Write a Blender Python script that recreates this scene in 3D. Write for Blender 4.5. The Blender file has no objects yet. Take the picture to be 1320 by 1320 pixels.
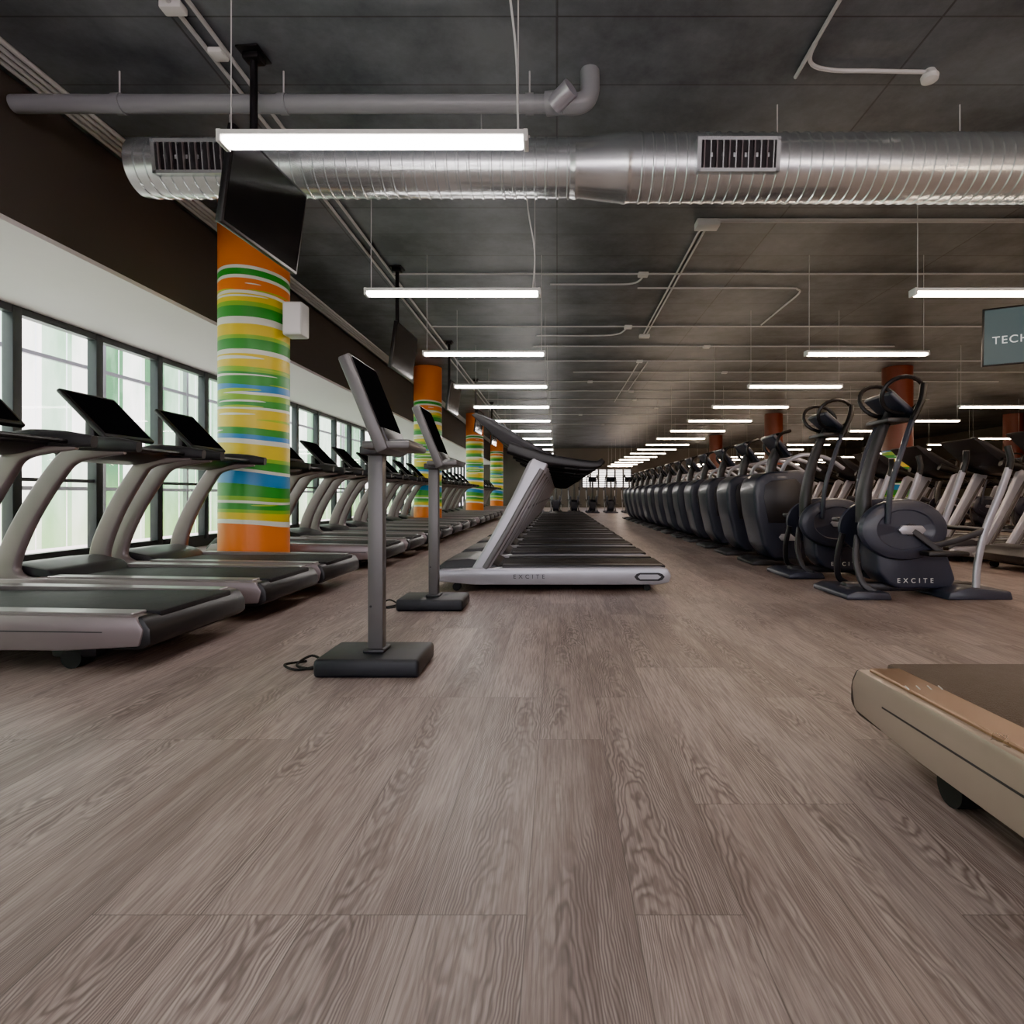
import bpy, bmesh, math, random
from mathutils import Vector, Matrix, Euler
random.seed(4)
sc = bpy.context.scene
try:
    sc.view_settings.view_transform = 'AgX'
    sc.view_settings.look = 'None'
    sc.view_settings.exposure = 1.6
except Exception as e:
    print(e)
try: sc.view_settings.look = 'AgX - Punchy'
except Exception as e: print(e)

# ------------------------------------------------------------ materials
def nt(name):
    m = bpy.data.materials.new(name); m.use_nodes = True
    t = m.node_tree; b = t.nodes['Principled BSDF']
    return m, t, b
def N(t, typ, **kw):
    n = t.nodes.new(typ)
    for k, v in kw.items():
        setattr(n, k, v)
    return n
def M(t, op, a, b=None, c=None):
    n = t.nodes.new('ShaderNodeMath'); n.operation = op
    for i, v in enumerate((a, b, c)):
        if v is None: continue
        if isinstance(v, (int, float)): n.inputs[i].default_value = v
        else: t.links.new(v, n.inputs[i])
    return n.outputs[0]
def mixc(t, fac, a, b, mode='MIX'):
    n = t.nodes.new('ShaderNodeMix'); n.data_type = 'RGBA'; n.blend_type = mode
    for s, v in ((n.inputs[0], fac), (n.inputs[6], a), (n.inputs[7], b)):
        if isinstance(v, (int, float)): s.default_value = v
        elif isinstance(v, tuple): s.default_value = (v[0], v[1], v[2], 1)
        else: t.links.new(v, s)
    return n.outputs[2]
def mat(name, col, rough=0.5, metal=0.0, var=0.12, scale=6.0, bump=0.0, spec=0.5, coat=0.0):
    m, t, b = nt(name)
    tc = N(t, 'ShaderNodeTexCoord')
    no = N(t, 'ShaderNodeTexNoise'); no.inputs['Scale'].default_value = scale; no.inputs['Detail'].default_value = 4
    t.links.new(tc.outputs['Object'], no.inputs['Vector'])
    a = tuple(c * (1 - var) for c in col); c2 = tuple(min(1, c * (1 + var)) for c in col)
    t.links.new(mixc(t, no.outputs['Fac'], a, c2), b.inputs['Base Color'])
    b.inputs['Metallic'].default_value = metal
    t.links.new(M(t, 'MULTIPLY_ADD', no.outputs['Fac'], 0.12, rough - 0.06), b.inputs['Roughness'])
    b.inputs['Specular IOR Level'].default_value = spec
    b.inputs['Coat Weight'].default_value = coat
    if bump:
        bp = N(t, 'ShaderNodeBump'); bp.inputs['Strength'].default_value = bump
        bp.inputs['Distance'].default_value = 0.01
        n2 = N(t, 'ShaderNodeTexNoise'); n2.inputs['Scale'].default_value = scale * 12
        t.links.new(tc.outputs['Object'], n2.inputs['Vector'])
        t.links.new(n2.outputs['Fac'], bp.inputs['Height']); t.links.new(bp.outputs[0], b.inputs['Normal'])
    return m
def emis(name, col, s, base=(.9, .9, .9)):
    m, t, b = nt(name)
    b.inputs['Base Color'].default_value = (*base, 1)
    b.inputs['Emission Color'].default_value = (*col, 1)
    b.inputs['Emission Strength'].default_value = s
    return m

black = mat('black_plastic', (0.013, 0.013, 0.015), 0.40)
dark = mat('dark_graphite_plastic', (0.030, 0.029, 0.033), 0.4, var=.2)
bluegrey = mat('blue_grey_plastic', (0.036, 0.040, 0.060), 0.40, coat=.2)
blackbase = mat('charcoal_powder_coat', (0.014, 0.016, 0.021), 0.45)
belt = mat('running_belt', (0.020, 0.019, 0.022), 0.6, bump=.3, scale=20, spec=.3)
silver = mat('silver_paint', (0.24, 0.21, 0.215), 0.33, 0.5)
lsilver = mat('light_silver_paint', (0.44, 0.43, 0.48), 0.30, 0.45)
champ = mat('champagne_metal', (0.245, 0.200, 0.205), 0.34, 0.4)
bronze = mat('bronze_metal', (0.30, 0.18, 0.105), 0.30, 0.55)
beige = mat('beige_metal', (0.42, 0.335, 0.27), 0.30, 0.45)
belt_refl = mat('brown_running_belt', (0.075, 0.048, 0.034), 0.5, bump=.3, scale=20)  # warm reflections on the belt put into its brown base colour
whitep = mat('white_plastic', (0.72, 0.72, 0.70), 0.4, var=.04)
greyp = mat('grey_pipe_plastic', (0.26, 0.27, 0.285), 0.30, var=.06)
lgrey = mat('light_grey_conduit', (0.6, 0.6, 0.6), 0.4, 0.1, var=.05)
screen = mat('black_glass_screen', (0.008, 0.008, 0.01), 0.16, var=.05)
mscreen = mat('matte_black_screen', (0.009, 0.009, 0.011), 0.40, var=.05, spec=.0)
rubber = mat('rubber', (0.012, 0.012, 0.012), 0.7)
frame = mat('window_frame_metal', (0.05, 0.056, 0.062), 0.4, .3)
soff = mat('white_plaster', (0.92, 0.88, 0.90), 0.7, var=.02)
wallm = mat('charcoal_wall_paint', (0.092, 0.082, 0.076), 0.75, var=.15, scale=1.2)
postm = mat('grey_post_paint', (0.125, 0.118, 0.12), 0.35, 0.3)
tubeW = emis('lamp_diffuser_white', (1.0, 0.92, 0.87), 23)
tubeO = emis('lamp_diffuser_warm', (1.0, 0.76, 0.56), 25)
tealscr = emis('teal_display', (0.03, 0.08, 0.09), 0.3, (.015, .03, .035))
signw = emis('sign_lettering', (0.6, 0.7, 0.7), 0.4, (.4, .4, .4))

def glassmat():
    m = bpy.data.materials.new('window_glass'); m.use_nodes = True; t = m.node_tree; t.nodes.clear()
    o = N(t, 'ShaderNodeOutputMaterial'); tr = N(t, 'ShaderNodeBsdfTransparent'); tr.inputs[0].default_value = (.92, .94, .93, 1)
    g = N(t, 'ShaderNodeBsdfGlossy'); g.inputs['Roughness'].default_value = .02
    lw = N(t, 'ShaderNodeLayerWeight'); mx = N(t, 'ShaderNodeMixShader')
    f = M(t, 'MULTIPLY_ADD', M(t, 'POWER', lw.outputs['Facing'], 4), .5, .04)
    t.links.new(f, mx.inputs[0]); t.links.new(tr.outputs[0], mx.inputs[1]); t.links.new(g.outputs[0], mx.inputs[2])
    t.links.new(mx.outputs[0], o.inputs[0]); return m
glass = glassmat()

def facademat():
    m = bpy.data.materials.new('frosted_facade_panel'); m.use_nodes = True; t = m.node_tree; t.nodes.clear()
    o = N(t, 'ShaderNodeOutputMaterial'); tc = N(t, 'ShaderNodeTexCoord'); sp = N(t, 'ShaderNodeSeparateXYZ')
    t.links.new(tc.outputs['Object'], sp.inputs[0])
    w = N(t, 'ShaderNodeTexWhiteNoise', noise_dimensions='1D')
    t.links.new(M(t, 'FLOOR', M(t, 'DIVIDE', sp.outputs[1], .55)), w.inputs['W'])
    no = N(t, 'ShaderNodeTexNoise'); no.inputs['Scale'].default_value = 1.6; no.inputs['Detail'].default_value = 6
    mp = N(t, 'ShaderNodeMapping'); mp.inputs['Scale'].default_value = (1, 1.6, .5); t.links.new(tc.outputs['Object'], mp.inputs[0]); t.links.new(mp.outputs[0], no.inputs['Vector'])
    f = M(t, 'ADD', M(t, 'MULTIPLY', w.outputs['Value'], .6), M(t, 'MULTIPLY', no.outputs['Fac'], .6))
    cr = N(t, 'ShaderNodeValToRGB'); e = cr.color_ramp
    e.elements[0].position = .30; e.elements[0].color = (.06, .16, .08, 1)
    e.elements[1].position = .90; e.elements[1].color = (.93, .94, .91, 1)
    x = e.elements.new(.47); x.color = (.21, .40, .25, 1)
    x = e.elements.new(.66); x.color = (.46, .64, .50, 1)
    t.links.new(f, cr.inputs[0])
    lc = N(t, 'ShaderNodeClamp'); t.links.new(M(t, 'SUBTRACT', 1.2, M(t, 'MULTIPLY', sp.outputs[2], .9)), lc.inputs[0])
    col = mixc(t, M(t, 'MULTIPLY', lc.outputs[0], .6), cr.outputs[0], (.22, .36, .10))
    tr = N(t, 'ShaderNodeBsdfTranslucent'); d = N(t, 'ShaderNodeBsdfDiffuse'); mx = N(t, 'ShaderNodeMixShader'); mx.inputs[0].default_value = .25
    t.links.new(col, tr.inputs[0]); t.links.new(col, d.inputs[0])
    t.links.new(tr.outputs[0], mx.inputs[1]); t.links.new(d.outputs[0], mx.inputs[2]); t.links.new(mx.outputs[0], o.inputs[0])
    return m
facade = facademat()
grassm = mat('exterior_paving', (.80, .70, .70), .9, var=.15)

# floor
def floormat():
    m, t, b = nt('grey_oak_vinyl_planks')
    tc = N(t, 'ShaderNodeTexCoord'); sp = N(t, 'ShaderNodeSeparateXYZ'); t.links.new(tc.outputs['Object'], sp.inputs[0])
    x, y = sp.outputs[0], sp.outputs[1]
    W, L = .215, 1.22
    xs = M(t, 'DIVIDE', M(t, 'ADD', x, .06), W); i = M(t, 'FLOOR', xs); fu = M(t, 'SUBTRACT', xs, i)
    w1 = N(t, 'ShaderNodeTexWhiteNoise', noise_dimensions='1D'); t.links.new(i, w1.inputs['W'])
    ys = M(t, 'ADD', M(t, 'DIVIDE', y, L), M(t, 'ADD', M(t, 'MULTIPLY', M(t, 'FLOOR', M(t, 'MULTIPLY', w1.outputs['Value'], 3)), .333), .07)); j = M(t, 'FLOOR', ys); fv = M(t, 'SUBTRACT', ys, j)
    cmb = N(t, 'ShaderNodeCombineXYZ'); t.links.new(i, cmb.inputs[0]); t.links.new(j, cmb.inputs[1])
    w2 = N(t, 'ShaderNodeTexWhiteNoise', noise_dimensions='2D'); t.links.new(cmb.outputs[0], w2.inputs['Vector'])
    r = w2.outputs['Value']; sc3 = N(t, 'ShaderNodeSeparateColor'); t.links.new(w2.outputs['Color'], sc3.inputs[0])
    r2, r3 = sc3.outputs[1], sc3.outputs[2]
    lx = M(t, 'MULTIPLY', M(t, 'SUBTRACT', fu, M(t, 'MULTIPLY_ADD', r2, .6, .2)), W)
    ly = M(t, 'MULTIPLY', fv, L)
    sg = M(t, 'SUBTRACT', M(t, 'MULTIPLY', M(t, 'GREATER_THAN', r3, .5), 2), 1)
    def noise(sx, sy, det, off):
        c = N(t, 'ShaderNodeCombineXYZ')
        t.links.new(M(t, 'MULTIPLY', x, sx), c.inputs[0]); t.links.new(M(t, 'MULTIPLY', y, sy), c.inputs[1])
        t.links.new(M(t, 'MULTIPLY', r, off), c.inputs[2])
        n = N(t, 'ShaderNodeTexNoise'); n.inputs['Scale'].default_value = 1; n.inputs['Detail'].default_value = det; n.inputs['Roughness'].default_value = .6
        t.links.new(c.outputs[0], n.inputs['Vector']); return n.outputs['Fac']
    def rng(v, lo, hi):
        q = N(t, 'ShaderNodeMapRange'); t.links.new(v, q.inputs[0]); q.inputs[1].default_value = lo; q.inputs[2].default_value = hi; return q.outputs[0]
    nd = noise(9, 2.6, 3, 50)
    arch = M(t, 'ADD', M(t, 'MULTIPLY', M(t, 'MULTIPLY', ly, sg), 8), M(t, 'MULTIPLY', M(t, 'MULTIPLY', lx, lx), 900))
    arch = M(t, 'ADD', arch, M(t, 'MULTIPLY', nd, 9))
    ring = M(t, 'POWER', M(t, 'MULTIPLY_ADD', M(t, 'SINE', M(t, 'MULTIPLY', arch, 6.283)), .5, .5), 1.5)
    mask = M(t, 'MULTIPLY_ADD', rng(noise(5, 1.0, 2, 90), .42, .56), .9, .1)
    fine = noise(170, 6, 5, 20); fr = rng(fine, .40, .62)
    med = rng(noise(22, 2.0, 4, 70), .38, .62)
    broad = rng(noise(5, 1.6, 3, 0), .35, .65)
    base = mixc(t, r, (.195, .137, .120), (.46, .362, .328))
    c1 = mixc(t, M(t, 'MULTIPLY', med, .50), base, (.52, .43, .395))
    c1 = mixc(t, M(t, 'MULTIPLY', broad, .22), c1, (.52, .45, .42))
    c2 = mixc(t, M(t, 'MULTIPLY', fr, .58), c1, (.115, .079, .069))
    c3 = mixc(t, M(t, 'MULTIPLY', M(t, 'MULTIPLY', ring, mask), .70), c2, (.085, .058, .050))
    du = M(t, 'MULTIPLY', M(t, 'MINIMUM', fu, M(t, 'SUBTRACT', 1, fu)), W)
    dv = M(t, 'MULTIPLY', M(t, 'MINIMUM', fv, M(t, 'SUBTRACT', 1, fv)), L)
    seam = M(t, 'LESS_THAN', M(t, 'MINIMUM', du, dv), .0012)
    c4 = mixc(t, M(t, 'MULTIPLY', seam, .6), c3, (.05, .04, .035))
    t.links.new(c4, b.inputs['Base Color'])
    t.links.new(M(t, 'MULTIPLY_ADD', fine, .18, .29), b.inputs['Roughness'])
    b.inputs['Specular IOR Level'].default_value = .5
    bp = N(t, 'ShaderNodeBump'); bp.inputs['Strength'].default_value = .15; bp.inputs['Distance'].default_value = .0015
    t.links.new(M(t, 'SUBTRACT', M(t, 'MULTIPLY', fr, -.6), seam), bp.inputs['Height']); t.links.new(bp.outputs[0], b.inputs['Normal'])
    return m
floorm = floormat()

def ceilmat():
    m, t, b = nt('dark_painted_concrete')
    tc = N(t, 'ShaderNodeTexCoord'); sp = N(t, 'ShaderNodeSeparateXYZ'); t.links.new(tc.outputs['Object'], sp.inputs[0])
    x, y = sp.outputs[0], sp.outputs[1]
    def line(c, s, w):
        f = M(t, 'FRACT', M(t, 'DIVIDE', c, s)); return M(t, 'LESS_THAN', M(t, 'MULTIPLY', M(t, 'MINIMUM', f, M(t, 'SUBTRACT', 1, f)), s), w)
    n1 = N(t, 'ShaderNodeTexNoise'); n1.inputs['Scale'].default_value = 1.1; n1.inputs['Detail'].default_value = 9; n1.inputs['Roughness'].default_value = .7
    t.links.new(tc.outputs['Object'], n1.inputs['Vector'])
    mr = N(t, 'ShaderNodeMapRange'); t.links.new(n1.outputs['Fac'], mr.inputs[0]); mr.inputs[1].default_value = .36; mr.inputs[2].default_value = .66
    c = mixc(t, mr.outputs[0], (.062, .074, .086), (.165, .185, .205))
    l = M(t, 'MAXIMUM', line(y, .62, .006), line(x, 2.5, .008))
    c = mixc(t, M(t, 'MULTIPLY', l, .65), c, (.02, .02, .02))
    w = N(t, 'ShaderNodeTexWhiteNoise', noise_dimensions='2D'); cb = N(t, 'ShaderNodeCombineXYZ')
    t.links.new(M(t, 'FLOOR', M(t, 'DIVIDE', x, 2.5)), cb.inputs[0]); t.links.new(M(t, 'FLOOR', M(t, 'DIVIDE', y, .62)), cb.inputs[1]); t.links.new(cb.outputs[0], w.inputs['Vector'])
    c = mixc(t, M(t, 'MULTIPLY', w.outputs['Value'], .25), c, (.20, .23, .25))
    t.links.new(c, b.inputs['Base Color']); b.inputs['Roughness'].default_value = .5
    bp = N(t, 'ShaderNodeBump'); bp.inputs['Strength'].default_value = .4; bp.inputs['Distance'].default_value = .01
    t.links.new(n1.outputs['Fac'], bp.inputs['Height']); t.links.new(bp.outputs[0], b.inputs['Normal'])
    return m
ceilm = ceilmat()

def colmat(name, warm=False):
    m, t, b = nt(name)
    tc = N(t, 'ShaderNodeTexCoord'); sp = N(t, 'ShaderNodeSeparateXYZ'); t.links.new(tc.outputs['Object'], sp.inputs[0])
    ang = M(t, 'ARCTAN2', sp.outputs[1], sp.outputs[0])
    z = sp.outputs[2]
    no = N(t, 'ShaderNodeTexNoise'); no.inputs['Scale'].default_value = 1.0; no.inputs['Detail'].default_value = 0
    mp = N(t, 'ShaderNodeMapping'); mp.inputs['Scale'].default_value = (1.1, 1.1, 2.6); t.links.new(tc.outputs['Object'], mp.inputs[0]); t.links.new(mp.outputs[0], no.inputs['Vector'])
    zz = M(t, 'ADD', z, M(t, 'MULTIPLY', M(t, 'SUBTRACT', no.outputs['Fac'], .5), .11))
    zz = M(t, 'ADD', zz, M(t, 'MULTIPLY', M(t, 'SINE', M(t, 'ADD', ang, 1)), .02))
    O = (.82, .19, .012); Y = (.80, .60, .01); G = (.025, .30, .03); Wt = (.78, .80, .70); B = (.02, .24, .56); LG = (.24, .50, .02)
    seq = [(0, O), (.50, Wt), (.55, Y), (.63, LG), (.67, G), (.74, Wt), (.77, LG), (.82, G), (.93, B), (1.04, Wt), (1.07, G), (1.16, LG), (1.20, Y), (1.35, Wt), (1.40, B), (1.44, G), (1.50, Y)]
    seq2 = [(1.50, Y), (1.67, Wt), (1.70, G), (1.78, LG), (1.84, Wt), (1.87, B), (1.93, G), (2.05, LG), (2.10, Y), (2.23, Wt), (2.27, G), (2.36, LG), (2.40, Y), (2.50, Wt), (2.57, G), (2.68, LG), (2.72, Y), (2.79, Wt), (2.82, O), (2.94, Wt), (2.97, G), (3.04, Wt), (3.08, O)]
    def ramp(s, lo, hi):
        cr = N(t, 'ShaderNodeValToRGB'); e = cr.color_ramp; e.interpolation = 'CONSTANT'
        mr = N(t, 'ShaderNodeMapRange'); mr.inputs[1].default_value = lo; mr.inputs[2].default_value = hi; t.links.new(zz, mr.inputs[0]); t.links.new(mr.outputs[0], cr.inputs[0])
        for k, (p, c) in enumerate(s):
            pp = (p - lo) / (hi - lo)
            if k == 0: el = e.elements[0]; el.position = 0
            elif k == 1: el = e.elements[1]; el.position = pp
            else: el = e.elements.new(pp)
            el.color = (*c, 1)
        return cr.outputs[0]
    c = mixc(t, M(t, 'GREATER_THAN', zz, 1.5), ramp(seq, 0, 1.5), ramp(seq2, 1.5, 3.3))
    mp2 = N(t, 'ShaderNodeMapping'); mp2.inputs['Scale'].default_value = (.45, .45, 9); t.links.new(tc.outputs['Object'], mp2.inputs[0])
    n2 = N(t, 'ShaderNodeTexNoise'); n2.inputs['Scale'].default_value = 2.0; n2.inputs['Detail'].default_value = 0; t.links.new(mp2.outputs[0], n2.inputs['Vector'])
    inner = M(t, 'MULTIPLY', M(t, 'GREATER_THAN', z, .55), M(t, 'LESS_THAN', z, 3.2))
    c = mixc(t, M(t, 'MULTIPLY', inner, M(t, 'GREATER_THAN', n2.outputs['Fac'], .74)), c, Wt)
    c = mixc(t, M(t, 'MULTIPLY', inner, M(t, 'LESS_THAN', n2.outputs['Fac'], .28)), c, (.38, .58, .02))
    if warm:
        c = mixc(t, M(t, 'MULTIPLY', M(t, 'GREATER_THAN', z, 1.9), 1.0), c, (.17, .045, .03))
    t.links.new(c, b.inputs['Base Color']); b.inputs['Roughness'].default_value = .4
    return m
colm = colmat('striped_column_paint'); colw = colmat('striped_column_paint_red', True)

def ductmat():
    m, t, b = nt('galvanised_steel')
    tc = N(t, 'ShaderNodeTexCoord'); v = N(t, 'ShaderNodeTexNoise'); v.inputs['Scale'].default_value = 5; v.inputs['Detail'].default_value = 1
    t.links.new(tc.outputs['Object'], v.inputs['Vector'])
    t.links.new(mixc(t, v.outputs['Fac'], (.74, .79, .81), (.82, .87, .88)), b.inputs['Base Color'])
    b.inputs['Metallic'].default_value = .9; b.inputs['Roughness'].default_value = .26
    return m
ductm = ductmat()

# ------------------------------------------------------------ mesh builder
def catmull(pts, n):
    if n <= 1 or len(pts) < 3: return [Vector(p) for p in pts]
    P = [Vector(p) for p in pts]; out = []
    for i in range(len(P) - 1):
        p0 = P[i - 1] if i > 0 else P[i] * 2 - P[i + 1]
        p1, p2 = P[i], P[i + 1]
        p3 = P[i + 2] if i + 2 < len(P) else P[i + 1] * 2 - P[i]
        for k in range(n):
            s = k / n
            out.append(0.5 * ((2 * p1) + (p2 - p0) * s + (2 * p0 - 5 * p1 + 4 * p2 - p3) * s * s + (-p0 + 3 * p1 - 3 * p2 + p3) * s ** 3))
    out.append(P[-1]); return out
def circ(r, n=12): return [(r * math.cos(2 * math.pi * i / n), r * math.sin(2 * math.pi * i / n)) for i in range(n)]
def rrect(w, h, r=None, n=3):
    r = r or min(w, h) * .35; out = []
    for cx, cy, a0 in ((w / 2 - r, h / 2 - r, 0), (-w / 2 + r, h / 2 - r, 90), (-w / 2 + r, -h / 2 + r, 180), (w / 2 - r, -h / 2 + r, 270)):
        for k in range(n + 1):
            a = math.radians(a0 + 90 * k / n); out.append((cx + r * math.cos(a), cy + r * math.sin(a)))
    return out
class MB:
    def __init__(s): s.bm = bmesh.new(); s.mats = []
    def mi(s, m):
        if m not in s.mats: s.mats.append(m)
        return s.mats.index(m)
    def add(s, tb, m, M4=None, recalc=True):
        k = s.mi(m)
        for f in tb.faces: f.material_index = k
        if recalc: bmesh.ops.recalc_face_normals(tb, faces=tb.faces[:])
        if M4: tb.transform(M4)
        me = bpy.data.meshes.new('tmp'); tb.to_mesh(me); tb.free(); s.bm.from_mesh(me); bpy.data.meshes.remove(me)
    def quad(s, pts, m):
        tb = bmesh.new(); tb.faces.new([tb.verts.new(p) for p in pts]); s.add(tb, m, recalc=False)
    def box(s, lo, hi, m, bev=0, rot=None, seg=2):
        lo, hi = Vector(lo), Vector(hi); c = (lo + hi) / 2; d = hi - lo
        tb = bmesh.new(); bmesh.ops.create_cube(tb, size=1); tb.transform(Matrix.Diagonal((abs(d.x), abs(d.y), abs(d.z), 1)))
        if bev: bmesh.ops.bevel(tb, geom=tb.edges[:], offset=bev, segments=seg, affect='EDGES', profile=.5)
        s.add(tb, m, Matrix.Translation(c) @ (Euler(rot).to_matrix().to_4x4() if rot else Matrix()))
    def slab(s, d, m, T, bev=0, seg=2):
        tb = bmesh.new(); bmesh.ops.create_cube(tb, size=1); tb.transform(Matrix.Diagonal((*d, 1)))
        if bev: bmesh.ops.bevel(tb, geom=tb.edges[:], offset=bev, segments=seg, affect='EDGES', profile=.5)
        s.add(tb, m, T)
    def prism(s, poly, y0, y1, m, bev=0, seg=2):
        tb = bmesh.new(); vs = [tb.verts.new((p[0], y0, p[1])) for p in poly]; f = tb.faces.new(vs)
        r = bmesh.ops.extrude_face_region(tb, geom=[f]); 
        for v in r['geom']:
            if isinstance(v, bmesh.types.BMVert): v.co.y = y1
        if bev: bmesh.ops.bevel(tb, geom=tb.edges[:], offset=bev, segments=seg, affect='EDGES', profile=.5, clamp_overlap=True)
        s.add(tb, m)
    def sweep(s, pts, sec, m, up=None, n=6, scl=None, closed=False):
        P = catmull(pts, n); tb = bmesh.new(); rings = []; cnt = len(P)
        if closed: P = P[:-1] if (P[0] - P[-1]).length < 1e-5 else P; cnt = len(P)
        for i, p in enumerate(P):
            if closed: tg = P[(i + 1) % cnt] - P[i - 1]
            else: tg = (P[min(i + 1, cnt - 1)] - P[max(i - 1, 0)])
            tg.normalize()
            u = Vector(up) if up else (Vector((0, 0, 1)) if abs(tg.z) < .9 else Vector((0, 1, 0)))
            b = (u - tg * u.dot(tg)).normalized(); nn = b.cross(tg)
            k = 1
            if scl:
                q = i / (cnt - 1) * (len(scl) - 1); a = int(min(q, len(scl) - 2)); k = scl[a] + (scl[a + 1] - scl[a]) * (q - a)
            rings.append([tb.verts.new(p + nn * (x * k) + b * (y * k)) for x, y in sec])
        L = len(sec)
        for i in range(cnt if closed else cnt - 1):
            A, B = rings[i], rings[(i + 1) % cnt]
            for j in range(L): tb.faces.new((A[j], A[(j + 1) % L], B[(j + 1) % L], B[j]))
        if not closed: tb.faces.new(rings[0][::-1]); tb.faces.new(rings[-1])
        s.add(tb, m)
    def cyl(s, a, b, r, m, n=16, r2=None): 
        s.sweep([a, b], circ(1, n), m, n=1, scl=[r, r if r2 is None else r2])
    def lathe(s, prof, m, M4, n=40):
        tb = bmesh.new(); R = []
        for z, r in prof: R.append([tb.verts.new((max(r, 1e-4) * math.cos(2 * math.pi * i / n), max(r, 1e-4) * math.sin(2 * math.pi * i / n), z)) for i in range(n)])
        for a, b in zip(R, R[1:]):
            for j in range(n): tb.faces.new((a[j], a[(j + 1) % n], b[(j + 1) % n], b[j]))
        tb.faces.new(R[0][::-1]); tb.faces.new(R[-1]); s.add(tb, m, M4)
    def mesh(s, name, ang=35):
        me = bpy.data.meshes.new(name); s.bm.to_mesh(me); s.bm.free()
        for m in s.mats: me.materials.append(m)
        for p in me.polygons: p.use_smooth = True
        me.set_sharp_from_angle(angle=math.radians(ang)); return me
def put(name, me, loc=(0, 0, 0), rz=0, parent=None):
    o = bpy.data.objects.new(name, me); o.location = loc; o.rotation_euler = (0, 0, rz); sc.collection.objects.link(o)
    if parent: o.parent = parent
    return o
def text(body, size, m, parent, loc, rot, name='label', ext=.001):
    c = bpy.data.curves.new(name, 'FONT'); c.body = body; c.size = size; c.extrude = ext; c.align_x = 'CENTER'; c.align_y = 'CENTER'; c.space_character = 1.15
    c.materials.append(m); o = bpy.data.objects.new(name, c); o.location = loc; o.rotation_euler = rot; o.parent = parent; sc.collection.objects.link(o); return o
def simple(name, lo, hi, m, bev=0):
    b = MB(); b.box(lo, hi, m, bev); return put(name, b.mesh(name))

# ------------------------------------------------------------ room
CH = 3.93; YF = 38; YB = -6; XR = 20; WX = -5.8; BX = -4.05
simple('floor', (WX - .1, YB, -.1), (XR, YF, 0), floorm)
simple('ceiling', (BX - 2.0, YB, CH), (XR, YF, CH + .15), ceilm)
FX0, FX1 = 1.6, 5.0
b = MB(); b.box((WX - .1, YF, 0), (FX0, YF + .2, CH), wallm); b.box((FX1, YF, 0), (XR, YF + .2, CH), wallm); b.box((FX0, YF, 0), (FX1, YF + .2, 1.35), wallm); b.box((FX0, YF, 2.5), (FX1, YF + .2, CH), wallm); put('wall_far', b.mesh('w'))
simple('wall_right', (XR, YB, 0), (XR + .2, YF, CH), wallm)
# back wall behind the viewer, with an unseen window added as fill light
b = MB(); b.box((-5.9, YB - .2, 0), (-4.6, YB, CH), soff); b.box((7.4, YB - .2, 0), (XR, YB, CH), soff); b.box((-4.6, YB - .2, 3.2), (7.4, YB, CH), wallm); b.box((-4.6, YB - .2, 0), (7.4, YB, .12), wallm)
put('wall_back', b.mesh('w'))
b = MB(); b.quad([(-4.6, YB - .1, .12), (7.4, YB - .1, .12), (7.4, YB - .1, 3.2), (-4.6, YB - .1, 3.2)], glass)
for k in range(11): b.box((-4.6 + 1.19 * k, YB - .14, .12), (-4.52 + 1.19 * k, YB - .04, 3.2), frame)
put('window_back', b.mesh('window'))
b = MB(); b.box((WX - .1, YB, 2.88), (BX, YF, CH), wallm); b.box((WX - .1, YB, 2.84), (BX + .002, YF, 2.88), soff); put('wall_left', b.mesh('w'))
simple('baseboard_left', (WX - .1, YB, 0), (WX + .05, YF, .12), frame)
y = YB; wi = 1
while y < YF - .1:
    b = MB(); s = 1.1
    b.box((WX - .05, y - .055, .12), (WX + .07, y + .055, 2.84), frame, .008)
    b.box((WX - .04, y + .055, 2.76), (WX + .06, y + s - .055, 2.84), frame)
    b.box((WX - .04, y + .055, .12), (WX + .06, y + s - .055, .18), frame)
    b.quad([(WX - .01, y + .055, .18), (WX - .01, y + s - .055, .18), (WX - .01, y + s - .055, 2.76), (WX - .01, y + .055, 2.76)], glass)
    if wi % 2 == 0:
        b.box((WX - .03, y + .055, .98), (WX + .04, y + s - .055, 1.02), frame)
    put('window_%d' % wi, b.mesh('window')); y += s; wi += 1
b = MB(); b.quad([(FX0, YF + .09, 1.35), (FX1, YF + .09, 1.35), (FX1, YF + .09, 2.5), (FX0, YF + .09, 2.5)], glass)
for k in range(7): b.box((FX0 + .547 * k, YF + .05, 1.35), (FX0 + .12 + .547 * k, YF + .13, 2.5), frame)
for k in range(8): b.box((FX0, YF + .03, 1.42 + .14 * k), (FX1, YF + .05, 1.47 + .14 * k), frame)
put('window_%d' % wi, b.mesh('window'))
# exterior facade
b = MB(); y = YB - 4
while y < YF + 4:
    b.quad([(-7.9, y + .01, 0), (-7.9, y + .54, 0), (-7.9, y + .54, 5.2), (-7.9, y + .01, 5.2)], facade)
    y += .55
put('exterior_facade_screen', b.mesh('facade'))
b = MB(); y = YB - 4
while y < YF + 4:
    b.box((-7.8, y - .03, 0), (-7.72, y + .03, 5.2), lsilver); y += 2.2
for zz in (.9, 2.9): b.box((-7.79, YB - 4, zz), (-7.73, YF + 4, zz + .06), lsilver)
put('exterior_facade_frame', b.mesh('facade_frame'))
simple('exterior_ground', (-40, YB - 20, -.2), (WX - .1, YF + 40, -.12), grassm)
simple('exterior_ground', (WX - .1, YB - 20, -.2), (30, YB - .2, -.12), grassm)

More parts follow.
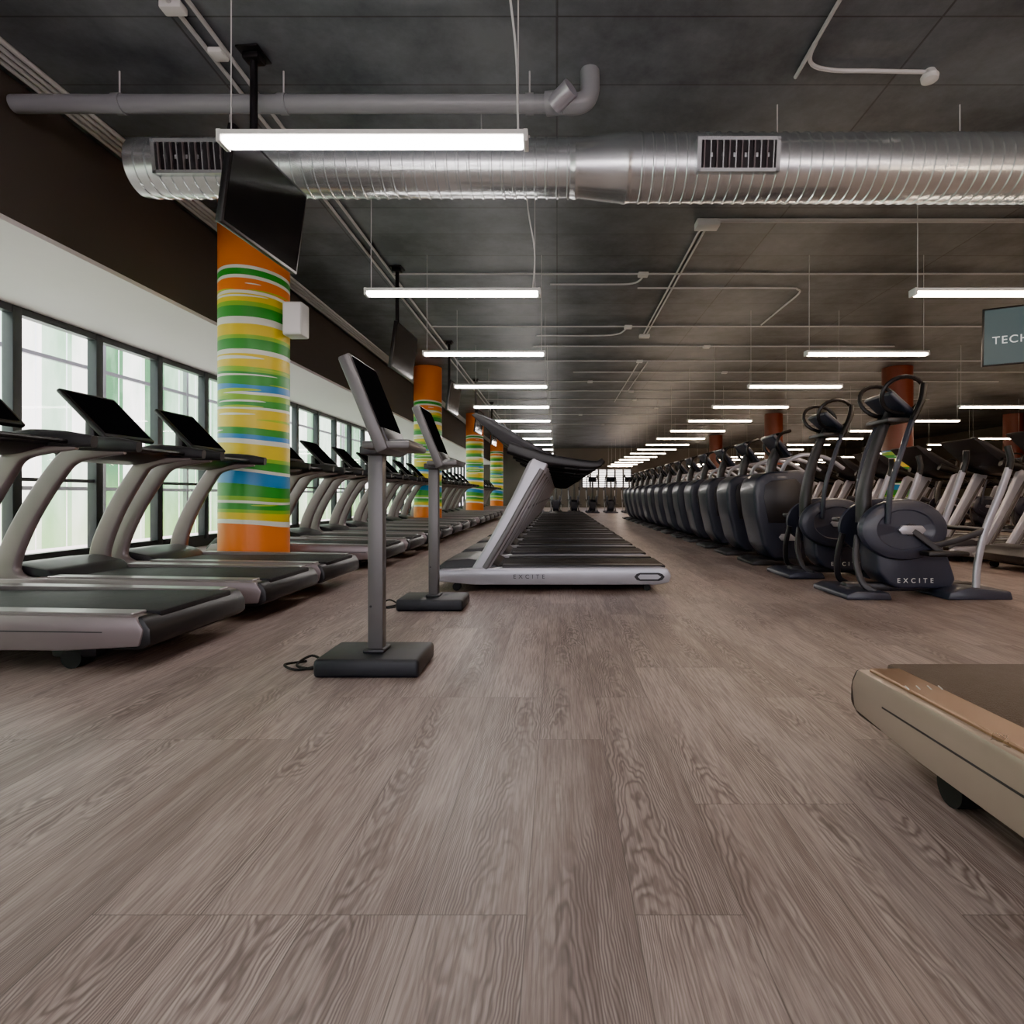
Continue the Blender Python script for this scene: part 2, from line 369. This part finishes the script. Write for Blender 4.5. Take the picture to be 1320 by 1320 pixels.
# ------------------------------------------------------------ columns
def column(loc, m, name='striped_column'):
    b = MB(); b.lathe([(0, .335), (.02, .335), (1.3, .335), (2.6, .335), (CH - .004, .335)], m, Matrix(), 64)
    return put(name, b.mesh('column'), loc)
c1 = column((-3.15, 5.98, 0), colm)
for yy in (14.0, 22.0, 30.0): column((-3.15, yy, 0), colm)
for p in ((8.3, 5.98), (8.3, 14.0), (8.3, 22.0), (8.3, 30), (17.5, 22), (17.5, 14), (17.5, 30)): column((*p, 0), colw)
b = MB(); b.box((-.1, -.1, -.17), (.1, .09, .17), whitep, .02); b.box((-.14, -.02, -.02), (-.1, .02, .02), frame); b.box((-.085, -.104, -.15), (.085, -.098, .15), soff, .002)
put('wall_speaker', b.mesh('speaker'), (-2.68, 5.9, 2.62))

# ------------------------------------------------------------ treadmills
def treadmill_a(side, top, bm_, arm, railm):
    b = MB()
    for s in (-1, 1):
        y0, y1 = sorted((s * .33, s * .425))
        b.prism([(-.05, .12), (-.03, .2), (-.07, .262), (-1.5, .285), (-1.95, .285), (-2.02, .2), (-1.95, .11), (-.4, .10)], y0, y1, side, .014, 2)
        y0, y1 = sorted((s * .30, s * .40))
        b.prism([(-.10, .255), (-.10, .272), (-1.45, .295), (-1.45, .26)], y0, y1, top, .004, 1)
        b.prism([(-.22, .187), (-.22, .192), (-1.8, .214), (-1.8, .207)], *sorted((s * .424, s * .4265)), dark, 0)
        b.sweep([(-.95, s * .40, .2), (-1.3, s * .40, .2), (-1.58, s * .39, .215), (-1.71, s * .385, .3), (-1.70, s * .38, .45), (-1.58, s * .37, .72), (-1.42, s * .36, .98), (-1.32, s * .35, 1.09), (-1.15, s * .345, 1.13), (-.98, s * .345, 1.135)],
                rrect(.135, .055, .02), arm, up=(0, 1, 0), n=6, scl=[.75, 1, 1.1, 1.15, 1.1, 1, .95, .9, .8, .5])
        b.sweep([(-1.45, s * .34, 1.145), (-1.25, s * .34, 1.17), (-1.05, s * .345, 1.165), (-.88, s * .35, 1.15)], rrect(.095, .075, .03), railm, up=(0, 1, 0), n=5, scl=[.9, 1.15, 1.05, .75])
        b.cyl((-.42, s * .27, .05), (-.42, s * .36, .05), .05, rubber, 20)
        b.box((-.52, min(s * .24, s * .36), .05), (-.3, max(s * .24, s * .36), .14), black, .02)
        b.cyl((-1.85, s * .27, .045), (-1.85, s * .36, .045), .045, rubber, 20)
    b.prism([(-.0, .13), (-.005, .2), (-.04, .255), (-.2, .262), (-.2, .1), (-.05, .10)], -.415, .415, black, .018, 2)
    b.box((-1.95, -.33, .08), (-.12, .33, .22), black, .015)
    b.box((-1.5, -.305, .22), (-.03, .305, .268), bm_, .012)
    b.prism([(-1.42, .26), (-1.5, .33), (-1.7, .37), (-1.95, .35), (-2.06, .24), (-2.05, .12), (-1.42, .12)], -.34, .34, dark, .025, 2)
    b.prism([(-1.46, 1.06), (-1.47, 1.15), (-1.3, 1.2), (-1.12, 1.17), (-1.12, 1.13), (-1.3, 1.08)], -.33, .33, railm, .012, 2)
    T = Matrix.Translation((-1.36, 0, 1.39)) @ Matrix.Rotation(math.radians(46), 4, 'Y')
    b.slab((.46, .50, .035), black, T, .014)
    b.slab((.40, .44, .004), mscreen, T @ Matrix.Translation((0, 0, .018)))
    b.sweep([(-1.36, 0, 1.12), (-1.38, 0, 1.24), (-1.38, 0, 1.36)], rrect(.08, .3, .03), dark, up=(0, 1, 0), n=3)
    b.cyl((-1.02, -.33, 1.15), (-1.02, .33, 1.15), .016, black, 10)
    return b.mesh('treadmill')
tA = treadmill_a(champ, silver, belt, champ, dark)
tC = treadmill_a(beige, bronze, belt_refl, beige, dark)
ys = [3.1, 4.17, 5.12] + [6.8 + 1.07 * k for k in range(7)] + [14.85 + 1.07 * k for k in range(6)] + [22.9 + 1.07 * k for k in range(6)] + [.9, -.2]
for yy in ys: put('treadmill', tA, (-1.9, yy, 0))
o = put('treadmill', tC, (1.405, 1.95, 0), math.radians(90))
text('/ / / /', .045, whitep, o, (-.30, .352, .277), (0, 0, math.radians(90)))

def treadmill_b():
    b = MB()
    for s in (-1, 1):
        y0, y1 = sorted((s * .33, s * .42))
        b.prism([(-.02, .08), (0, .14), (-.03, .2), (-.1, .215), (-1.6, .205), (-1.98, .19), (-2.06, .15), (-2.0, .09), (-1.7, .06), (-.12, .06)], y0, y1, lsilver, .014, 2)
        b.prism([(-.05, .2), (-.06, .226), (-1.45, .228), (-1.45, .2)], *sorted((s * .29, s * .40)), dark, .004, 1)
        yb = s * .422
        b.prism([(-.32 + .0, .13), (-.30, .155), (-.27, .165), (-.11, .165), (-.08, .155), (-.06, .13), (-.08, .105), (-.11, .095), (-.27, .095), (-.30, .105)], *sorted((yb, yb + s * .006)), black, 0)
        b.prism([(-.29, .13), (-.27, .15), (-.12, .15), (-.09, .13), (-.12, .11), (-.27, .11)], *sorted((yb + s * .006, yb + s * .009)), lsilver, 0)
        b.sweep([(-1.68, s * .385, .13), (-1.5, s * .38, .42), (-1.3, s * .37, .78), (-1.16, s * .36, 1.06), (-1.10, s * .355, 1.15)], rrect(.15, .06, .022), lsilver, up=(0, 1, 0), n=4, scl=[.85, .9, 1, 1.1, .9])
        b.sweep([(-1.60, s * .385, .20), (-1.42, s * .38, .5), (-1.22, s * .37, .86), (-1.11, s * .36, 1.05)], rrect(.05, .075, .015), postm, up=(0, 1, 0), n=4)
        b.sweep([(-1.40, s * .34, 1.24), (-1.15, s * .35, 1.16), (-.95, s * .36, 1.12), (-.66, s * .36, 1.09), (-.58, s * .35, 1.13)], rrect(.09, .06, .025), black, up=(0, 1, 0), n=5, scl=[1.2, 1.3, 1, .8, .5])
        b.cyl((-.2, s * .3, .03), (-.2, s * .36, .03), .03, rubber, 14); b.cyl((-1.85, s * .3, .035), (-1.85, s * .36, .035), .035, rubber, 14)
    b.box((-1.95, -.33, .07), (-.05, .33, .19), black, .012)
    b.box((-1.5, -.3, .18), (-.03, .3, .215), belt, .01)
    b.prism([(-1.45, .19), (-1.55, .25), (-1.75, .28), (-1.95, .26), (-2.05, .18), (-2.0, .09), (-1.45, .09)], -.335, .335, dark, .02, 2)
    d = .055
    b.prism([(x - .03, z + d) for x, z in [(-1.70, 1.475), (-1.66, 1.44), (-1.5, 1.29), (-1.3, 1.15), (-1.08, 1.06), (-.88, 1.03), (-.88, 1.09), (-1.05, 1.16), (-1.25, 1.27), (-1.5, 1.42), (-1.66, 1.49)]], -.33, .33, dark, .008, 2)
    b.prism([(x - .03, z + d) for x, z in [(-1.62, 1.474), (-1.5, 1.425), (-1.3, 1.302), (-1.3, 1.312), (-1.5, 1.437), (-1.62, 1.484)]], -.27, .27, screen, 0)
    b.cyl((-.78, -.35, 1.09), (-.78, .35, 1.09), .018, black, 10)
    return b.mesh('treadmill')
tB = treadmill_b()
for k in range(15):
    o = put('treadmill', tB, (.98, 5.33 + 1.08 * k, 0))
    if k == 0: text('E X C I T E', .05, dark, o, (-1.22, -.423, .13), (math.radians(90), 0, 0))
for k in range(14): put('treadmill', tB, (6.9, 6.3 + 1.15 * k, 0))
for k in range(12): put('treadmill', tB, (15.5, 12.2 + 1.15 * k, 0))

# ------------------------------------------------------------ elliptical
def elliptical():
    b = MB()
    b.prism([(-1.32, .0), (-1.32, .04), (-1.24, .07), (-.98, .06), (-.95, .0)], -.3, .3, bluegrey, .015)
    b.prism([(-.52, .0), (-.50, .06), (-.35, .10), (-.02, .07), (.0, .0)], -.3, .3, bluegrey, .015)
    b.box((-1.2, -.06, .03), (-.1, .06, .10), dark, .02)
    b.prism([(-1.02, .52), (-.98, .20), (-.90, .10), (-.80, .06), (-.38, .06), (-.34, .14), (-.40, .32), (-.50, .50), (-.62, .60), (-.85, .62)], -.14, .14, bluegrey, .03, 3)
    for s in (-1, 1):
        T = Matrix.Translation((-.80, s * .14, .55)) @ Matrix.Rotation(-s * math.pi / 2, 4, 'X') @ Matrix.Diagonal((1.18, .82, 1, 1))
        b.lathe([(0, .30), (.03, .305), (.06, .29), (.075, .26), (.078, .20), (.07, .19), (.07, .01)], bluegrey, T, 48)
        T2 = Matrix.Translation((-.76, s * .213, .55)) @ Matrix.Rotation(-s * math.pi / 2, 4, 'X')
        b.lathe([(0, .05), (.014, .05), (.016, .03), (.016, .001)], dark, T2, 24)
        b.prism([(-.87, .55), (-.84, .585), (-.68, .585), (-.65, .55), (-.68, .515), (-.84, .515)], *sorted((s * .209, s * .236)), lsilver, .004)
        zz = .38 if s < 0 else .62; xx = -.55 if s < 0 else -.95
        b.sweep([(-.76, s * .225, .55), (xx, s * .25, zz)], rrect(.05, .02, .008), dark, up=(0, 1, 0), n=1)
        b.box((xx - .17, min(s * .25, s * .38), zz - .03), (xx + .15, max(s * .25, s * .38), zz + .01), black, .015)
        b.sweep([(-1.14, s * .12, .5), (-1.17, s * .15, .3), (-1.14, s * .2, .12), (-1.05, s * .22, .05)], rrect(.05, .03, .01), dark, up=(0, 1, 0), n=4)
        b.sweep([(-.95, s * .22, .60), (-.94, s * .25, .9), (-.86, s * .27, 1.2), (-.78, s * .26, 1.42)], circ(.022, 10), bluegrey, up=(0, 1, 0), n=4)
        b.sweep([(-.78, s * .26, 1.42), (-.70, s * .25, 1.58), (-.66, s * .22, 1.72)], circ(.026, 10), black, up=(0, 1, 0), n=4)
        pts = [(-.80 + .17 * math.cos(a) , s * (.17 + .05 * math.sin(a)), 1.64 + .14 * math.sin(a)) for a in [2 * math.pi * k / 20 for k in range(20)]]
        b.sweep(pts + [pts[0]], circ(.018, 8), black, up=(0, 1, 0), n=1, closed=True)
        b.sweep([(-.26, s * .24, .05), (-.245, s * .24, .28), (-.19, s * .25, .55), (-.09, s * .26, .82), (-.01, s * .26, 1.04)], rrect(.055, .035, .014), lsilver, up=(0, 1, 0), n=5)
        b.sweep([(-.01, s * .26, 1.03), (.01, s * .25, 1.12), (.0, s * .23, 1.22)], circ(.026, 10), black, up=(0, 1, 0), n=4)
        b.sweep([(-.60, s * .22, .42), (-.4, s * .23, .47), (-.19, s * .25, .55)], rrect(.05, .03, .01), dark, up=(0, 1, 0), n=3)
    b.cyl((-.20, -.25, .55), (-.20, .25, .55), .02, dark, 10)
    b.sweep([(-1.02, 0, .60), (-1.02, 0, .85), (-.95, 0, 1.15), (-.86, 0, 1.40), (-.80, 0, 1.52)], rrect(.09, .10, .03), dark, up=(0, 1, 0), n=5, scl=[1.3, 1.1, .9, .8, .8])
    T = Matrix.Translation((-.80, 0, 1.56)) @ Matrix.Rotation(math.radians(42), 4, 'Y')
    b.slab((.30, .40, .05), bluegrey, T, .02, 3); b.slab((.23, .31, .004), screen, T @ Matrix.Translation((0, 0, .026)))
    b.box((-.92, -.17, 1.42), (-.74, .17, 1.46), dark, .012)
    return b.mesh('elliptical_trainer')
ell = elliptical()
for k, yy in enumerate((4.82, 5.95)):
    o = put('elliptical_trainer', ell, (3.6, yy, 0))
    text('E X C I T E', .055, whitep, o, (-.68, -.142, .13), (math.radians(90), 0, 0))
for k in range(11): put('elliptical_trainer', ell, (11.3, 9.0 + 1.3 * k, 0))
for k in range(8): put('elliptical_trainer', ell, (-.9 + .85 * k, 27.5, 0), math.radians(90))

def stepper():
    b = MB()
    b.prism([(-1.32, 0), (-1.32, .04), (-1.2, .07), (-.9, .05), (-.9, 0)], -.3, .3, dark, .012)
    b.prism([(-.95, 0), (-.95, .1), (-.1, .1), (.05, .04), (.05, 0)], -.26, .26, dark, .02)
    sh = [(-1.05, .06), (-1.18, .22), (-1.27, .60), (-1.30, .88), (-1.26, 1.02), (-1.14, 1.10), (-.75, 1.13), (-.62, 1.08), (-.58, .96), (-.62, .5), (-.66, .06)]
    b.prism(sh, -.27, .27, bluegrey, .045, 4)
    for s in (-1, 1):
        b.prism([(-1.0, .33), (-.97, .37), (-.80, .37), (-.77, .33), (-.80, .29), (-.97, .29)], *sorted((s * .268, s * .275)), lsilver, .003)
        b.prism([(-1.12, .5), (-1.18, .8), (-1.16, .95), (-1.08, 1.0), (-.8, 1.02), (-.73, .95), (-.76, .5)], *sorted((s * .262, s * .277)), dark, .012)
        b.sweep([(-.65, s * .16, .35), (-.4, s * .17, .30 + .08 * s), (-.2, s * .18, .27 + .12 * s)], rrect(.05, .05, .015), silver, up=(0, 1, 0), n=3)
        b.box((-.42, min(s * .08, s * .28), .28 + .12 * s), (-.05, max(s * .08, s * .28), .33 + .12 * s), black, .015)
        b.sweep([(-.95, s * .2, 1.08), (-.9, s * .27, 1.22), (-.72, s * .31, 1.30), (-.45, s * .31, 1.26), (-.25, s * .30, 1.14)], circ(.024, 10), lsilver, up=(0, 1, 0), n=5)
        b.sweep([(-.92, s * .16, 1.3), (-1.0, s * .2, 1.42), (-.95, s * .2, 1.55), (-.82, s * .16, 1.6)], circ(.02, 8), black, up=(0, 1, 0), n=5)
    b.sweep([(-1.0, 0, 1.08), (-.98, 0, 1.22), (-.92, 0, 1.38)], rrect(.10, .14, .03), dark, up=(0, 1, 0), n=4)
    T = Matrix.Translation((-.93, 0, 1.42)) @ Matrix.Rotation(math.radians(50), 4, 'Y')
    b.slab((.34, .42, .05), bluegrey, T, .02, 3); b.slab((.27, .33, .004), screen, T @ Matrix.Translation((0, 0, .026)))
    return b.mesh('stepper')
stp = stepper()
for k in range(13): put('stepper_machine', stp, (3.62, 7.05 + 1.08 * k, 0))

# ------------------------------------------------------------ kiosk stands
def stand():
    b = MB()
    b.box((-.24, -.17, .0), (.24, .17, .085), blackbase, .02, seg=3)
    b.box((-.05, -.06, .085), (.05, .06, .10), dark, .005)
    b.box((-.036, -.03, .09), (.036, .03, 1.08), postm, .006)
    b.cyl((-.02, -.031, .3), (-.02, -.034, .3), .006, black, 8)
    T = Matrix.Translation((-.01, 0, 1.245)) @ Matrix.Rotation(math.radians(68), 4, 'Y')
    b.slab((.47, .36, .06), postm, T, .012)
    b.slab((.34, .33, .008), mscreen, T @ Matrix.Translation((-.045, 0, .032)))
    b.slab((.10, .32, .02), dark, T @ Matrix.Translation((.18, 0, .030)), .005)
    b.box((-.02, -.17, 1.04), (.20, .17, 1.075), postm, .012)
    b.box((.02, -.14, 1.065), (.19, .14, 1.085), dark, .006)
    b.box((-.06, -.08, 1.02), (.06, .08, 1.06), dark, .008)
    return b.mesh('touchscreen_stand')
st = stand()
put('touchscreen_stand', st, (-.865, 2.76, 0)); put('touchscreen_stand', st, (-.91, 4.25, 0))
def cable(pts, name='power_cable'):
    b = MB(); b.sweep(pts, circ(.006, 6), rubber, up=(0, 0, 1), n=6); put(name, b.mesh('cable'))
cable([(-1.125, 2.75, .008), (-1.18, 2.72, .008), (-1.26, 2.78, .008), (-1.22, 2.86, .03), (-1.14, 2.80, .008), (-1.22, 2.70, .008), (-1.30, 2.74, .02), (-1.24, 2.84, .008)])
cable([(-1.175, 4.22, .008), (-1.24, 4.18, .008), (-1.32, 4.26, .008), (-1.28, 4.38, .03), (-1.20, 4.3, .008), (-1.30, 4.2, .008), (-1.38, 4.3, .008)])

# ------------------------------------------------------------ lights
def fixture(em):
    b = MB()
    b.box((-.78, -.05, .0), (.78, .05, .028), whitep, .006)
    b.box((-.765, -.042, -.032), (.765, .042, .002), em, .013)
    for s in (-1, 1):
        b.box((s * .78 - .012, -.05, -.034), (s * .78 + .012, .05, .030), whitep, .004)
    for s in (-.74, .74):
        b.cyl((s, 0, .025), (s, 0, CH - 2.66), .0035, lgrey, 6)
    return b.mesh('lamp')
fW, fO = fixture(tubeW), fixture(tubeO)
for k in range(-2, 16):
    yy = 2.96 + 2.23 * k
    put('ceiling_tube_light', fW, (-.94, yy, 2.66))
    for xx in (4.0, 9.1, 14.2): put('ceiling_tube_light', fO, (xx, yy, 2.66))

# ------------------------------------------------------------ duct
b = MB(); R1, R2 = .21, .245; prof = []
def ribs(x0, x1, r):
    x = x0
    while x < x1 - .001:
        prof.extend([(x, r), (x + .060, r), (x + .065, r + .009), (x + .080, r + .009)]); x += .085
ribs(-3.30, .10, R1); prof.append((.10, R1)); prof += [(.14, R1 + .012), (.17, R1 + .002), (.5, R2 + .002), (.54, R2 + .012), (.57, R2)]
ribs(.58, 14, R2)
Tduct = Matrix.Translation((0, 4.56, 3.42)) @ Matrix.Rotation(math.pi / 2, 4, 'Y')
b.lathe(prof, ductm, Tduct, 48)
for xc, r in ((-2.75, R1), (1.36, R2)):
    T = Matrix.Translation((xc, 4.56, 3.42)) @ Matrix.Rotation(math.radians(8), 4, 'X')
    def gb(lo, hi, m):
        lo, hi = Vector(lo), Vector(hi); b.slab(tuple(hi - lo), m, T @ Matrix.Translation((lo + hi) / 2))
    y0 = -r - .03
    gb((-.31, y0, -.125), (.31, -r * .75, -.10), ductm); gb((-.31, y0, .095), (.31, -r * .75, .12), ductm)
    gb((-.31, y0, -.125), (-.28, -r * .75, .12), ductm); gb((.28, y0, -.125), (.31, -r * .75, .12), ductm)
    gb((-.28, y0 + .022, -.10), (.28, y0 + .028, .095), black)
    for i in range(12):
        x = -.26 + i * .047
        gb((x, y0 + .002, -.10), (x + .008, y0 + .022, .095), ductm if i % 2 else silver)
for xx in (-2.6, -.6, 1.75, 3.2, 5.2, 7.2, 9.2): b.cyl((xx, 4.56, 3.42 + .2), (xx, 4.56, CH), .005, lgrey, 6)
put('ventilation_duct', b.mesh('duct', 25))
# pvc pipe
b = MB(); pz, py = 3.69, 4.20
b.cyl((-3.97, py, pz), (-.05, py, pz), .062, greyp, 24)
for xx in (-3.2, -2.0, -.2): b.cyl((xx - .03, py, pz), (xx + .03, py, pz), .070, greyp, 24); b.cyl((xx, py, pz), (xx, py, CH), .006, lgrey, 6)
b.cyl((-.08, py, pz), (.04, py - .02, pz), .08, greyp, 24)
b.sweep([(.02, py, pz), (.14, py, pz), (.21, py, pz + .03), (.24, py, pz + .1), (.24, py, CH)], circ(.07, 20), greyp, up=(0, 1, 0), n=5)
b.cyl((-.02, py - .03, pz - .03), (.10, py - .13, pz + .03), .065, lsilver, 20)
put('drain_pipe', b.mesh('pipe'))
# conduits
def conduit(paths, name='ceiling_conduit', r=.013, boxes=()):
    b = MB()
    for p in paths: b.sweep(p, circ(r, 8), lgrey, n=1)
    for c, sz in boxes:
        b.box(Vector(c) - Vector(sz) / 2, Vector(c) + Vector(sz) / 2, whitep, .01)
    return put(name, b.mesh('conduit'))
z = CH - .02
conduit([[(-3.95 + i * .06, YB, z), (-3.95 + i * .06, YF, z)] for i in range(4)], r=.02)
conduit([[(-2.42, 2.5, z), (-2.42, 30, z)], [(-2.30, 3.0, z), (-2.30, 30, z)]], r=.015, boxes=[((-2.42, 3.62, CH - .03), (.14, .08, .05)), ((-2.36, 4.0, CH - .03), (.1, .1, .04)), ((-2.30, 5.6, CH - .03), (.12, .12, .05))])
conduit([[(1.66, 6.6, z), (1.66, 11, z)], [(1.72, 6.6, z), (1.72, 11, z)]], boxes=[((1.70, 6.5, CH - .04), (.26, .16, .08)), ((1.69, 11.1, CH - .03), (.2, .12, .06))])
conduit([[(1.8, 6.42, z), (14, 6.42, z)], [(1.8, 6.47, z), (14, 6.47, z)]])
for yy, xa, xb, bx in ((8.0, -2.3, 12, 1.2), (10.5, -2.3, 12, 1.3), (11.9, -.5, 7, 3.1), (13.2, -2.3, 12, 1.9), (14.4, .4, 12, 4.2), (15.6, -2.3, 12, .9), (17, -2.3, 9, 2.2), (18.5, -2.3, 12, 2.5), (20.2, -2.3, 12, 3.5), (22, -2.3, 12, .9), (25, -2.3, 12, 2)):
    conduit([[(xa, yy, z), (xb, yy, z)]], boxes=[((bx, yy, CH - .03), (.14, .12, .05))])
pp = catmull([(-.1, 8.4, z), (.8, 8.4, z), (1.1, 8.36, z), (1.2, 8.2, z), (1.2, 8.0, z)], 4); conduit([pp])
pp = catmull([(1.2, 8.55, z), (3.3, 8.55, z), (3.6, 8.6, z), (3.7, 8.8, z), (3.7, 9.4, z), (3.7, 10.4, z)], 4); conduit([pp])
pp = catmull([(-.4, 11.1, z), (.8, 11.1, z), (1.15, 11.0, z), (1.25, 10.8, z), (1.3, 10.5, z)], 4); conduit([pp])
conduit([[(1.9, 13.3, z), (1.9, 19, z)], [(2.1, 13.3, z), (2.1, 17, z)]])
pp = catmull([(1.76, YB, z), (1.76, 3.4, z), (1.76, 3.85, z), (1.80, 4.08, z), (1.98, 4.16, z), (2.3, 4.17, z), (2.68, 4.18, z)], 5)
conduit([pp], r=.014)
b = MB(); b.lathe([(0, .035), (-.03, .05), (-.045, .06), (-.075, .055), (-.085, .03)], whitep, Matrix.Translation((2.72, 4.19, CH)), 24); put('smoke_detector', b.mesh('det'))
b = MB(); b.sweep([(-.23, 2.8, CH), (-.25, 2.85, 3.5), (-.21, 2.93, 3.1), (-.20, 2.96, 2.70)], circ(.006, 6), lgrey, up=(0, 1, 0), n=6); 
b.sweep([(-.24, 4.95, CH), (-.26, 5.0, 3.4), (-.2, 5.1, 3.0), (-.22, 5.19, 2.70)], circ(.006, 6), lgrey, up=(0, 1, 0), n=6); put('lamp_supply_cable', b.mesh('cab'))

# ------------------------------------------------------------ TVs
def tv(px, py, w=.86, h=.60, zc=2.78, yaw=0, tilt=.0, name='hanging_television', scrm=screen):
    b = MB()
    T = Matrix.Translation((0.06, 0, 0)) @ Matrix.Rotation(tilt, 4, 'Y')
    b.slab((.045, w, h), black, T, .008); b.slab((.003, w - .04, h - .04), scrm, T @ Matrix.Translation((.0235, 0, 0)))
    b.box((-.02, -.12, -.12), (.05, .12, .12), black, .01)
    b.cyl((-.03, 0, -.1), (-.03, 0, CH - zc), .026, black, 14)
    b.box((-.11, -.09, CH - zc - .015), (.05, .09, CH - zc), black, .004)
    b.box((-.09, -.05, CH - zc - .06), (.03, .05, CH - zc - .015), black, .01)
    return put(name, b.mesh('tv'), (px, py, zc), yaw)
tv(-2.10, 4.03, w=.88, h=.62, zc=2.85, yaw=math.radians(-5), tilt=math.radians(8))
for yy in (7.83, 11.6, 15.4, 19.2): tv(-2.15, yy, yaw=math.radians(-4), tilt=math.radians(8))
o = tv(5.28, 6.32, w=1.0, h=.64, zc=2.60, yaw=math.radians(180 + 62), tilt=math.radians(6), name='hanging_display_sign', scrm=tealscr)
text('TECHNOGYM', .12, signw, o, (.10, 0, -.05), (math.radians(90), 0, math.radians(90)), 'sign_text')

# ------------------------------------------------------------ world / sun / camera
w = bpy.data.worlds.new('sky'); sc.world = w; w.use_nodes = True; t = w.node_tree; bg = t.nodes['Background']
s = N(t, 'ShaderNodeTexSky'); s.sky_type = 'NISHITA'; s.sun_disc = False; s.sun_elevation = math.radians(42); s.sun_rotation = math.radians(-80)
t.links.new(mixc(t, .8, s.outputs[0], (2.6, 2.2, 2.35)), bg.inputs[0]); bg.inputs[1].default_value = .85
L = bpy.data.lights.new('sun', 'SUN'); L.energy = 7.5; L.angle = math.radians(1); L.color = (1, .93, .90)
lo = bpy.data.objects.new('sun', L); sc.collection.objects.link(lo)
lo.rotation_euler = Vector((1, .25, -.95)).to_track_quat('-Z', 'Y').to_euler(); lo.location = (-20, 0, 20)
cam = bpy.data.cameras.new('camera'); co = bpy.data.objects.new('camera', cam); sc.collection.objects.link(co)
co.location = (0, 0, .83); co.rotation_euler = (math.radians(90), 0, 0)
cam.sensor_width = 36; cam.lens = 740 / 1320 * 36; cam.shift_x = (660 - 718) / 1320; cam.shift_y = -(660 - 638) / 1320
cam.clip_start = .05; cam.clip_end = 300
sc.camera = co
